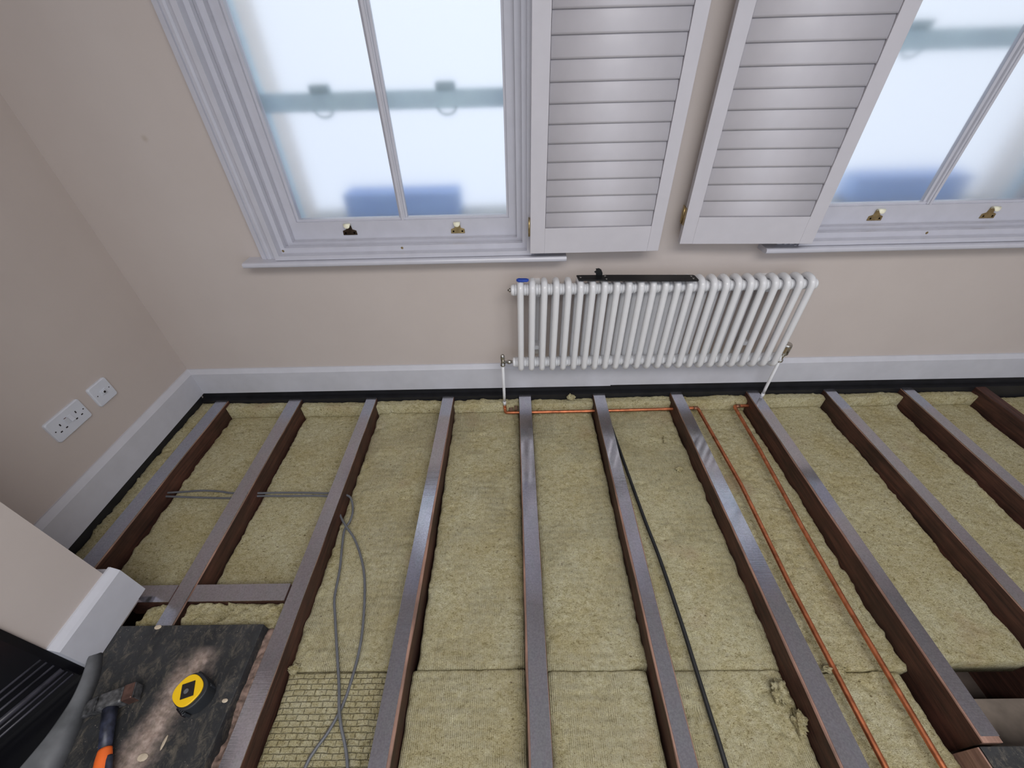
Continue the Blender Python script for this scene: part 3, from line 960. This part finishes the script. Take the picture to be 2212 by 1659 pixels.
# ---------------------------------------------------------------- radiator
NR = 25
RX0, RP = 1.6005, 0.0462
rad = empty('column_radiator', (RX0, -0.092, 0.2))
tag(rad, 'white column radiator hung on the wall between the two windows', 'radiator')
def W2(o, p=rad):
    keep_world(o, p)
    return o
def section_mesh():
    m = MB()
    yf, yb, zb_, zt = -0.033, 0.033, 0.0205, 0.4275
    P = []
    r = 0.026
    cs = [(yf, zb_, 1, 1, 180), (yb, zb_, -1, 1, 270), (yb, zt, -1, -1, 0), (yf, zt, 1, -1, 90)]
    for (y, z, sy, sz, a0) in cs:
        cy, cz = y + sy * r, z + sz * r
        for k in range(7):
            a = R(a0 + k * 15)
            P.append((0, cy + r * math.cos(a), cz + r * math.sin(a)))
    # straight legs need no extra points
    m.tube(P, 0.0128, 14, closed=True)
    for zc in (0.396, 0.045):
        m.lathe([(0.017, -RP / 2), (0.0225, -RP / 2 + .0015), (0.0225, -RP / 2 + .006), (0.0205, -RP / 2 + 0.009), (0.0205, RP / 2 - 0.009), (0.0225, RP / 2 - .006), (0.0225, RP / 2 - .0015), (0.017, RP / 2)], (0, 0, zc), 'x', 20)
    return m
sec0 = None
for k in range(NR):
    if sec0 is None:
        sec0 = section_mesh().build('radiator_section', M['radiator'], rad)
        s_ = sec0
    else:
        s_ = sec0.copy(); COL.objects.link(s_); s_.parent = rad
    s_.location = (k * RP, 0, 0)
xe = (NR - 1) * RP
for zc in (0.396, 0.045):
    MB().lathe([(0.0225, 0), (0.021, -0.010), (0.019, -0.013), (0.014, -0.014)], (-RP / 2, 0, zc), 'x', 20).build('end_plug', M['radiator'], rad)
    MB().lathe([(0.0225, 0), (0.021, 0.010), (0.019, 0.013), (0.014, 0.014)], (xe + RP / 2, 0, zc), 'x', 20).build('end_plug', M['radiator'], rad)
av = MB().lathe([(0.006, 0), (0.0085, -0.004), (0.0085, -0.008), (0.004, -0.009), (0.004, -0.014)], (-RP / 2 - 0.013, 0, 0.396), 'x', 8).build('air_vent', M['chrome'], rad)
for bx in (RP * 1.5, RP * 21.5):
    m = MB()
    m.box(bx - 0.012, bx + 0.012, 0.080, 0.092, 0.03, 0.40)
    m.box(bx - 0.014, bx + 0.014, 0.035, 0.082, 0.085, 0.105, 0.002)
    m.box(bx - 0.014, bx + 0.014, 0.035, 0.082, 0.345, 0.365, 0.002)
    m.build('wall_bracket', M['radiator'], rad)
# valves
vz = 0.045
vx = 1.519 - RX0
m = MB()
m.lathe([(0.010, 0), (0.012, 0.004), (0.012, 0.010), (0.009, 0.013), (0.0085, 0.030), (0.010, 0.036), (0.010, 0.052), (0.0075, 0.060), (0.002, 0.063)], (vx, 0.0, vz - 0.020), 'z', 18)
m.lathe([(0.0055, 0), (0.0055, 0.014), (0.010, 0.016), (0.010, 0.028), (0.007, 0.031), (0.007, 0.045)], (vx + 0.006, 0.0, vz + 0.001), 'x', 8)
lv = m.build('lockshield_valve', M['chrome'], rad)
vx2 = 2.755 - RX0
m = MB()
m.lathe([(0.010, 0), (0.013, 0.004), (0.013, 0.012), (0.009, 0.015), (0.009, 0.030), (0.012, 0.034), (0.014, 0.042)], (vx2, 0, vz - 0.026), 'z', 18)
m.lathe([(0.0055, 0), (0.0055, -0.010), (0.011, -0.012), (0.011, -0.022), (0.007, -0.024), (0.007, -0.034)], (vx2, 0, vz), 'x', 8)
tv = m.build('thermostatic_valve', M['chrome'], rad)
t = bmesh.new()
prof = [(0.016, 0.0), (0.0195, 0.004), (0.0195, 0.010), (0.0185, 0.012), (0.0200, 0.016), (0.0205, 0.045), (0.0195, 0.052), (0.0165, 0.055)]
rings = []
nn = 40
for r, h in prof:
    rings.append([t.verts.new(((r - (0.0012 if (j // 2) % 2 and 0.013 < h < 0.05 else 0)) * math.cos(2 * math.pi * j / nn), (r - (0.0012 if (j // 2) % 2 and 0.013 < h < 0.05 else 0)) * math.sin(2 * math.pi * j / nn), h)) for j in range(nn)])
for A, B in zip(rings, rings[1:]):
    for j in range(nn):
        t.faces.new((A[j], A[(j + 1) % nn], B[(j + 1) % nn], B[j])).smooth = True
t.faces.new(rings[0][::-1]); t.faces.new(rings[-1])
m = MB(); m.join(t, Matrix.Translation((vx2, 0, vz + 0.016)))
m.build('valve_head', M['chrome'], tv)

# things lying on the radiator
m = MB()
ang = math.atan2(-0.022, 0.44)
bar = empty('metal_strap', (1.816, -0.100, 0.6425), (0, 0, ang))
tag(bar, 'flat black steel strap with an upturned claw, lying along the top of the radiator', 'tool')
pts = [(0.0, 0.020), (0.022, 0.022), (0.10, 0.022), (0.112, 0.024), (0.44, 0.024), (0.446, 0.018), (0.450, -0.020), (0.446, -0.024), (0.12, -0.024), (0.10, -0.021), (0.006, -0.021)]
m.prism(pts, 'z', 0.0, 0.005, 0.0008)
m.build('strap_plate', M['black'], bar)
cl = [(0.0745, 0.0), (0.0735, 0.012), (0.066, 0.017), (0.0735, 0.022), (0.0705, 0.028), (0.083, 0.0295), (0.092, 0.025), (0.098, 0.014), (0.099, 0.0)]
MB().prism([(p[0], p[1] * 1.12) for p in cl], 'y', 0.016, 0.021, 0.0005).build('claw', M['black'], bar)
for q in ((0.014, 0.0), (0.108, 0.012), (0.430, 0.010), (0.433, -0.008), (0.110, -0.014)):
    MB().lathe([(0.0042, 0.0), (0.0042, 0.0012), (0.0028, 0.0014), (0.0024, 0.0004)], (q[0], q[1], 0.0049), 'z', 14).build('rivet', M['chrome'], bar)
m = MB()
pts = [(-0.0245, 0.0), (-0.016, 0.008), (0.014, 0.008), (0.0245, 0.001), (0.018, -0.008), (-0.017, -0.008)]
t = bmesh.new()
m.prism(pts, 'z', 0, 0.010, 0.002)
o = m.build('plastic_clip', M['blue'])
o.location = (1.609, -0.109, 0.6405); o.rotation_euler = (0, 0, R(-3))
tag(o, 'small blue plastic clip resting on the end of the radiator', 'clip')

# ---------------------------------------------------------------- pipes
pA = empty('heating_pipe', (1.519, -0.092, -0.04))
tag(pA, 'copper heating pipe from the lockshield valve, crossing the joists along the wall', 'pipe', 'radiator pipes')
W2(MB().tube([(1.519, -0.092, 0.222), (1.519, -0.088, 0.05), (1.5185, -0.084, 0.0)], 0.0068, 14).build('painted_tail', M['radiator']), pA)['label'] = 'white painted riser'
W2(MB().tube([(1.5185, -0.084, 0.002), (1.519, -0.083, -0.022)], 0.0078, 14).build('pipe_coupling', M['radiator']), pA)
W2(MB().tube(bend_path([(1.519, -0.083, -0.018), (1.5195, -0.083, -0.047), (1.5225, -0.110, -0.050), (1.60, -0.115, -0.046), (1.957, -0.118, -0.042), (2.353, -0.113, -0.042), (2.458, -0.106, -0.045), (2.475, -0.56, -0.045), (2.464, -0.95, -0.045), (2.468, -1.40, -0.045), (2.472, -2.45, -0.045)], 0.012), 0.0076, 14).build('copper_run', M['copper']), pA)
W2(MB().lathe([(0.0095, 0), (0.0095, 0.022)], (2.436, -0.108, -0.0445), 'x', 14).build('elbow_joint', M['copperdull']), pA)
pB = empty('heating_pipe', (2.755, -0.085, -0.04))
tag(pB, 'copper heating pipe from the thermostatic valve, running beside the bare-ended joist', 'pipe', 'radiator pipes')
W2(MB().tube([(2.755, -0.092, 0.216), (2.764, -0.080, 0.05), (2.768, -0.076, 0.018)], 0.0068, 14).build('painted_tail', M['radiator']), pB)['label'] = 'white painted riser'
W2(MB().tube([(2.768, -0.076, 0.016), (2.769, -0.075, -0.012)], 0.0078, 14).build('pipe_coupling', M['radiator']), pB)
W2(MB().tube(bend_path([(2.769, -0.075, -0.010), (2.770, -0.075, -0.042), (2.765, -0.096, -0.045), (2.638, -0.099, -0.045), (2.633, -0.37, -0.045), (2.615, -0.75, -0.045), (2.609, -1.02, -0.045), (2.608, -1.40, -0.045), (2.606, -2.45, -0.045)], 0.012), 0.0076, 14).build('copper_run', M['copper']), pB)
W2(MB().lathe([(0.0095, 0), (0.0095, 0.020)], (2.645, -0.099, -0.045), 'x', 14).build('elbow_joint', M['copperdull']), pB)

# ---------------------------------------------------------------- cables
ZI = -0.058
def cable(pts, r, mat, name, label, group):
    o = MB().tube(smooth_path(pts, 6), r, 10).build(name, mat)
    return tag(o, label, 'cable', group)
cable([(0.100, -0.548, -0.050), (0.145, -0.545, -0.052), (0.21, -0.540, ZI + .004), (0.276, -0.538, ZI + .006), (0.35, -0.541, ZI + .002), (0.400, -0.552, -0.052), (0.47, -0.555, -0.048), (0.517, -0.556, -0.050), (0.60, -0.550, ZI), (0.70, -0.552, ZI), (0.785, -0.560, -0.052), (0.840, -0.566, -0.046), (0.8915, -0.578, -0.046), (0.912, -0.600, -0.05), (0.926, -0.640, ZI), (0.929, -0.683, ZI), (0.919, -0.722, ZI), (0.930, -0.786, ZI), (0.949, -0.872, ZI), (0.962, -0.966, ZI), (0.982, -1.023, ZI), (1.023, -1.127, ZI + .002), (1.056, -1.208, ZI + .006), (1.075, -1.262, ZI + .010), (1.092, -1.300, ZI + .010), (1.135, -1.390, ZI), (1.20, -1.60, ZI + .03), (1.28, -2.1, 0.008)],
      0.0042, M['cable'], 'power_cable', 'grey cable leaving the joist at the upper hole, straightest of the looped pair', 'grey twin cables')
cable([(0.100, -0.560, -0.056), (0.145, -0.561, -0.056), (0.272, -0.567, ZI), (0.409, -0.574, -0.056), (0.47, -0.574, -0.052), (0.517, -0.566, -0.056), (0.634, -0.567, ZI), (0.787, -0.571, -0.056), (0.838, -0.590, -0.054), (0.862, -0.63, -0.054), (0.8915, -0.672, -0.052), (0.905, -0.690, -0.050), (0.927, -0.716, ZI + .008), (0.968, -0.760, ZI), (1.012, -0.831, ZI), (1.045, -0.906, ZI), (1.072, -1.010, ZI), (1.087, -1.103, ZI), (1.088, -1.181, ZI), (1.080, -1.252, ZI - .001), (1.060, -1.310, ZI), (1.036, -1.350, ZI), (1.022, -1.390, ZI), (0.99, -1.55, ZI), (0.95, -1.9, ZI + .01)],
      0.0042, M['cable'], 'power_cable', 'grey cable leaving the joist at the lower hole and bowing out wide before crossing', 'grey twin cables')
cable([(2.016, -0.16, -0.052), (2.020, -0.233, -0.050), (2.034, -0.449, -0.050), (2.051, -0.692, -0.050), (2.066, -0.855, -0.050), (2.075, -1.049, -0.050), (2.078, -1.173, -0.050), (2.080, -1.28, -0.050), (2.082, -1.40, -0.050), (2.084, -1.9, -0.050)],
      0.0062, M['blackcable'], 'black_cable', 'thick black cable lying along a floor joist over the wool', None)

# ---------------------------------------------------------------- sockets on the left wall
def rounded_rect(y0, y1, z0, z1, r):
    P = []
    for cy, cz, a0 in ((y1 - r, z1 - r, 0), (y0 + r, z1 - r, 90), (y0 + r, z0 + r, 180), (y1 - r, z0 + r, 270)):
        for k in range(6):
            a = R(a0 + k * 18)
            P.append((cy + r * math.cos(a), cz + r * math.sin(a)))
    return P
def plate(name, y0, y1, z0, z1, label, parent=None):
    m = MB()
    t = bmesh.new()
    P = rounded_rect(y0, y1, z0, z1, 0.008)
    Q = rounded_rect(y0 + .003, y1 - .003, z0 + .003, z1 - .003, 0.007)
    A = [t.verts.new((0.0, p[0], p[1])) for p in P]
    B = [t.verts.new((0.0065, p[0], p[1])) for p in P]
    C_ = [t.verts.new((0.0095, p[0], p[1])) for p in Q]
    for U, V in ((A, B), (B, C_)):
        for k in range(len(P)):
            t.faces.new((U[k], U[(k + 1) % len(P)], V[(k + 1) % len(P)], V[k]))
    t.faces.new(C_); t.faces.new(A[::-1])
    bmesh.ops.recalc_face_normals(t, faces=t.faces)
    m.join(t)
    return m
def hole(parent, y, z, w, h):
    MB().box(0.0088, 0.0098, y - w / 2, y + w / 2, z - h / 2, z + h / 2).build('pin_hole', M['blackhole'], parent)
ds = plate('', -0.600, -0.460, 0.315, 0.398, '').build('double_socket', M['plastic'])
tag(ds, 'white double plug socket with two switches on the side wall', 'socket')
for yc in (-0.563, -0.498):
    hole(ds, yc, 0.366, 0.0042, 0.0085)
    hole(ds, yc - 0.011, 0.345, 0.0075, 0.0042)
    hole(ds, yc + 0.011, 0.345, 0.0075, 0.0042)
for ys_, zs_ in ((-0.588, 0.357), (-0.472, 0.357)):
    MB().lathe([(0.0024, 0), (0.0024, 0.001)], (0.0088, ys_, zs_), 'x', 10).build('screw', M['blackhole'], ds)
for ys_, up in ((-0.538, 1), (-0.522, -1)):
    t = bmesh.new()
    P = [(0.0090, 0.374), (0.0090 + (0.006 if up > 0 else 0.0015), 0.374), (0.0120, 0.384 if False else 0.362), (0.0090 + (0.0015 if up > 0 else 0.006), 0.350), (0.0090, 0.350)]
    MB().prism([(p[0], p[1]) for p in P], 'y', ys_ - 0.0072, ys_ + 0.0072, 0.0008).build('rocker_switch', M['plastic'], ds)
MB().box(0.0090, 0.0132, -0.5425, -0.5335, 0.3725, 0.3745).build('switch_marker', M['hammer_face'], ds)
ss = plate('', -0.418, -0.335, 0.313, 0.397, '').build('aerial_socket', M['plastic'])
tag(ss, 'white single aerial socket nearer the corner', 'socket')
MB().box(0.0090, 0.0115, -0.389, -0.364, 0.346, 0.366, 0.001).build('raised_block', M['plastic'], ss)
MB().lathe([(0.0075, 0), (0.0075, 0.004), (0.005, 0.0045), (0.0046, 0.001)], (0.0112, -0.3765, 0.356), 'x', 18).build('aerial_port', M['plastic'], ss)
MB().lathe([(0.0045, 0), (0.0045, 0.0006)], (0.0150, -0.3765, 0.356), 'x', 14).build('port_hole', M['blackhole'], ss)
for ys_, zs_ in ((-0.404, 0.356), (-0.349, 0.356)):
    MB().lathe([(0.0022, 0), (0.0022, 0.001)], (0.0088, ys_, zs_), 'x', 10).build('screw', M['blackhole'], ss)

# ---------------------------------------------------------------- fireplace and slate hearth
fp = empty('fireplace_insert', (0.2, -1.6, 0.0))
tag(fp, 'black cast iron fireplace insert with reeded cheek in the chimney opening', 'fireplace')
m = MB()
m.prism([(0.362, -1.2), (0.19, -1.49), (0.19, -2.05), (0.362, -2.05), (0.362, -2.055), (-0.29, -2.055), (-0.29, -1.195)], 'z', 0.0, 0.02)
m.prism([(0.366, -1.1855), (0.364, -1.202), (0.20, -1.485), (0.08, -1.50), (0.08, -1.47), (0.18, -1.45), (0.325, -1.1855)], 'z', 0.02, 0.92)
m.prism([(0.365, -2.048), (0.365, -2.03), (0.10, -1.91), (0.07, -1.92), (0.07, -1.93)], 'z', 0.02, 0.92)
m.box(0.06, 0.09, -1.93, -1.47, 0.02, 0.92)
W2(m.build('iron_body', M['blackgloss']), fp)
m = MB()
for zr in (0.055, 0.075, 0.095, 0.125, 0.150, 0.170):
    m.tube([(0.362, -1.204, zr), (0.215, -1.462, zr)], 0.0035 if zr != 0.095 else 0.008, 8)
W2(m.build('reeding', M['reed']), fp)

slab = MB().box(0.345, 0.8135, -1.95, -1.0775, -0.03, 0.030, 0.0015).build('hearth_slab', M['slab'])
tag(slab, 'black slate hearth slab strewn with sawdust beside the fireplace', 'hearth')
batt('mortar_rubble', 0.8065, 0.8335, -1.078, -1.95, 0.004, 0.10, M['mortar'], 'brown crumbling mortar between the dusty slab and the joist', 4000, step=0.003, rough=2.6, group=None, edge=0.004)
bpy.data.objects['mortar_rubble']['kind'] = 'stuff'
bpy.data.objects['mortar_rubble']['category'] = 'mortar'
if 'group' in bpy.data.objects['mortar_rubble']: del bpy.data.objects['mortar_rubble']['group']

# curved iron fender: upright bowed band that flares towards the middle
top = [(0.374, -1.148), (0.393, -1.186), (0.407, -1.222), (0.417, -1.263), (0.418, -1.300), (0.416, -1.336), (0.410, -1.366), (0.402, -1.40), (0.392, -1.46), (0.385, -1.55), (0.382, -1.63)]
bot = [(0.3865, -1.149), (0.4085, -1.183), (0.426, -1.219), (0.438, -1.258), (0.449, -1.292), (0.462, -1.339), (0.473, -1.39), (0.480, -1.43), (0.49, -1.49), (0.495, -1.56), (0.496, -1.63)]
def sm(P):
    return smooth_path([(p[0], p[1], 0) for p in P], 5)
T_, B_ = sm(top), sm(bot)
m = MB()
m.prism([(0.19, -1.195)] + [(p.x - 0.0045, p.y) for p in T_ if p.y < -1.195] + [(0.19, -1.63)], 'z', 0.0305, 0.033)
W2(m.build('ash_plate', M['blackgloss']), fp)
t = bmesh.new()
rows = []
for p, q in zip(T_, B_):
    rows.append([t.verts.new((p.x - 0.004, p.y, 0.0305)), t.verts.new((p.x - 0.003, p.y, 0.066)), t.verts.new((p.x, p.y, 0.067)), t.verts.new(((p.x + q.x) / 2 - 0.001, (p.y + q.y) / 2, 0.050)), t.verts.new((q.x, q.y, 0.0305))])
for A, B in zip(rows, rows[1:]):
    for j in range(5):
        t.faces.new((A[j], A[(j + 1) % 5], B[(j + 1) % 5], B[j])).smooth = j in (2, 3)
t.faces.new(rows[0]); t.faces.new(rows[-1][::-1])
bmesh.ops.recalc_face_normals(t, faces=t.faces)
m = MB(); m.join(t)
tag(m.build('hearth_fender', M['grey_iron']), 'curved dull grey iron fender standing on the slate hearth', 'fender')

# second slab at the far joist end
m = MB().box(2.692, 3.079, -2.2, -1.3615, -0.11, 0.0, 0.001).build('hearth_slab', M['slab'])
tag(m, 'black slab edge meeting the cut end of the stopped joist', 'hearth')
m = MB().box(2.686, 2.6905, -2.2, -1.3625, -0.12, -0.002, 0.001).build('trimmer_board', M['rawwood'])
tag(m, 'thin upright board along the side of the second black slab', 'timber')

m = MB().box(2.7635, 3.083, -2.2, -1.226, -0.215, -0.200).build('dusty_board', M['plasterfloor'])
tag(m, 'dusty grey board lying deep in the open gap between two joists', 'board')

# ---------------------------------------------------------------- tape measure lying flat on the slab
tm = empty('tape_measure', (0.717, -1.250, 0.030), (0, 0, R(-32)))
tag(tm, 'yellow and black tape measure lying flat on the slate slab', 'tool')
def dshape(a, b_, n=40, flat=0.0):
    P = []
    for k in range(n):
        t_ = 2 * math.pi * k / n
        x, y = a * math.copysign(abs(math.cos(t_)) ** 0.8, math.cos(t_)), b_ * math.copysign(abs(math.sin(t_)) ** 0.8, math.sin(t_))
        P.append((x, y))
    return P
m = MB(); m.prism([(p[0] + 0.004, p[1] + 0.002) for p in dshape(0.040, 0.037)], 'z', 0.0, 0.046, 0.003)
for k in range(4):
    m.box(0.012 + k * 0.006, 0.015 + k * 0.006, -0.0370, -0.030, 0.006, 0.034, 0.001)
m.box(-0.03, 0.03, 0.030, 0.0375, 0.008, 0.032, 0.002)
m.build('rubber_case', M['rubber'], tm)
m = MB(); m.prism(dshape(0.034, 0.0325), 'z', 0.0455, 0.0505, 0.0016)
sc = m.build('yellow_shell', M['yellow'], tm)
m = MB(); m.prism([(-0.0235, -0.001), (-0.004, 0.0225), (0.0245, 0.002), (0.005, -0.0215)], 'z', 0.0502, 0.0522, 0.0008)
lb = m.build('label_plate', M['glossblack'], sc)
MB().lathe([(0.006, 0), (0.0055, 0.0006)], (0.0, -0.003, 0.0521), 'z', 16).build('hub_mark', M['grey_iron'], lb)
MB().box(-0.040, -0.030, -0.022, -0.008, 0.0, 0.022, 0.002).build('tape_mouth', M['yellow'], tm)
MB().box(0.0, 0.03, -0.041, -0.034, 0.012, 0.030, 0.003).build('lock_button', M['glossblack'], tm)

# ---------------------------------------------------------------- hammer
hm = empty('hammer', (0.517, -1.262, 0.030), (0, 0, R(20)))
tag(hm, 'worn steel hammer with orange grip lying on the slate slab', 'tool')
m = MB()
m.box(-0.030, 0.028, -0.019, 0.019, 0.004, 0.040, 0.006)
m.prism([(-0.030, 0.004), (-0.030, 0.040), (-0.062, 0.030), (-0.068, 0.022), (-0.062, 0.014)], 'y', -0.017, 0.017, 0.003)
m.build('hammer_head', M['hammer_steel'], hm)
m = MB(); m.box(0.027, 0.052, -0.0185, 0.0185, 0.005, 0.041, 0.003)
m.build('striking_end', M['hammer_face'], hm)
MB().box(0.0515, 0.0535, -0.017, 0.017, 0.007, 0.039, 0.0008).build('polished_face', M['hammer_steel'], hm)
m = MB()
m.tube([(-0.004, -0.015, 0.021), (0.002, -0.055, 0.021), (0.0135, -0.116, 0.020)], [0.0165, 0.0150, 0.0125], 14)
m.build('shaft', M['hammer_shaft'], hm)
m = MB()
m.tube(smooth_path([(0.0125, -0.108, 0.020), (0.016, -0.13, 0.020), (0.022, -0.17, 0.020), (0.036, -0.25, 0.019)], 4), [0.0135 + 0.003 * min(1, k / 4) for k in range(13)], 14)
m.build('orange_grip', M['orange'], hm)
m = MB()
m.tube(smooth_path([(0.027, -0.128, 0.022), (0.033, -0.15, 0.023), (0.042, -0.19, 0.022), (0.052, -0.25, 0.02)], 4), 0.0085, 12)
m.build('grip_inlay', M['hammer_shaft'], hm)

# chips and crumbs on the slab
for k, (x, y, s, lb) in enumerate([(0.655, -1.372, 0.010, 'pale round wood chip on the slate slab near the hammer grip'),
                                   (0.797, -1.262, 0.006, 'tan flake at the edge of the slate slab'),
                                   (0.500, -1.083, 0.008, 'pale splinter on the far edge of the slate slab'),
                                   (0.690, -1.345, 0.007, 'long pale shaving between the tape measure and the round chip')]):
    t = bmesh.new(); bmesh.ops.create_icosphere(t, subdivisions=2, radius=1)
    for v in t.verts:
        v.co = Vector((v.co.x * s * (1.3 if k != 3 else 0.5), v.co.y * s * (0.8 if k != 3 else 2.2), v.co.z * 0.002 * (1 + .3 * math.sin(v.co.x * 5))))
    m = MB(); m.join(t, Matrix.Translation((x, y, 0.0318)))
    tag(m.build('wood_chip', M['chip']), lb, 'wood chip', 'chips on the slab')
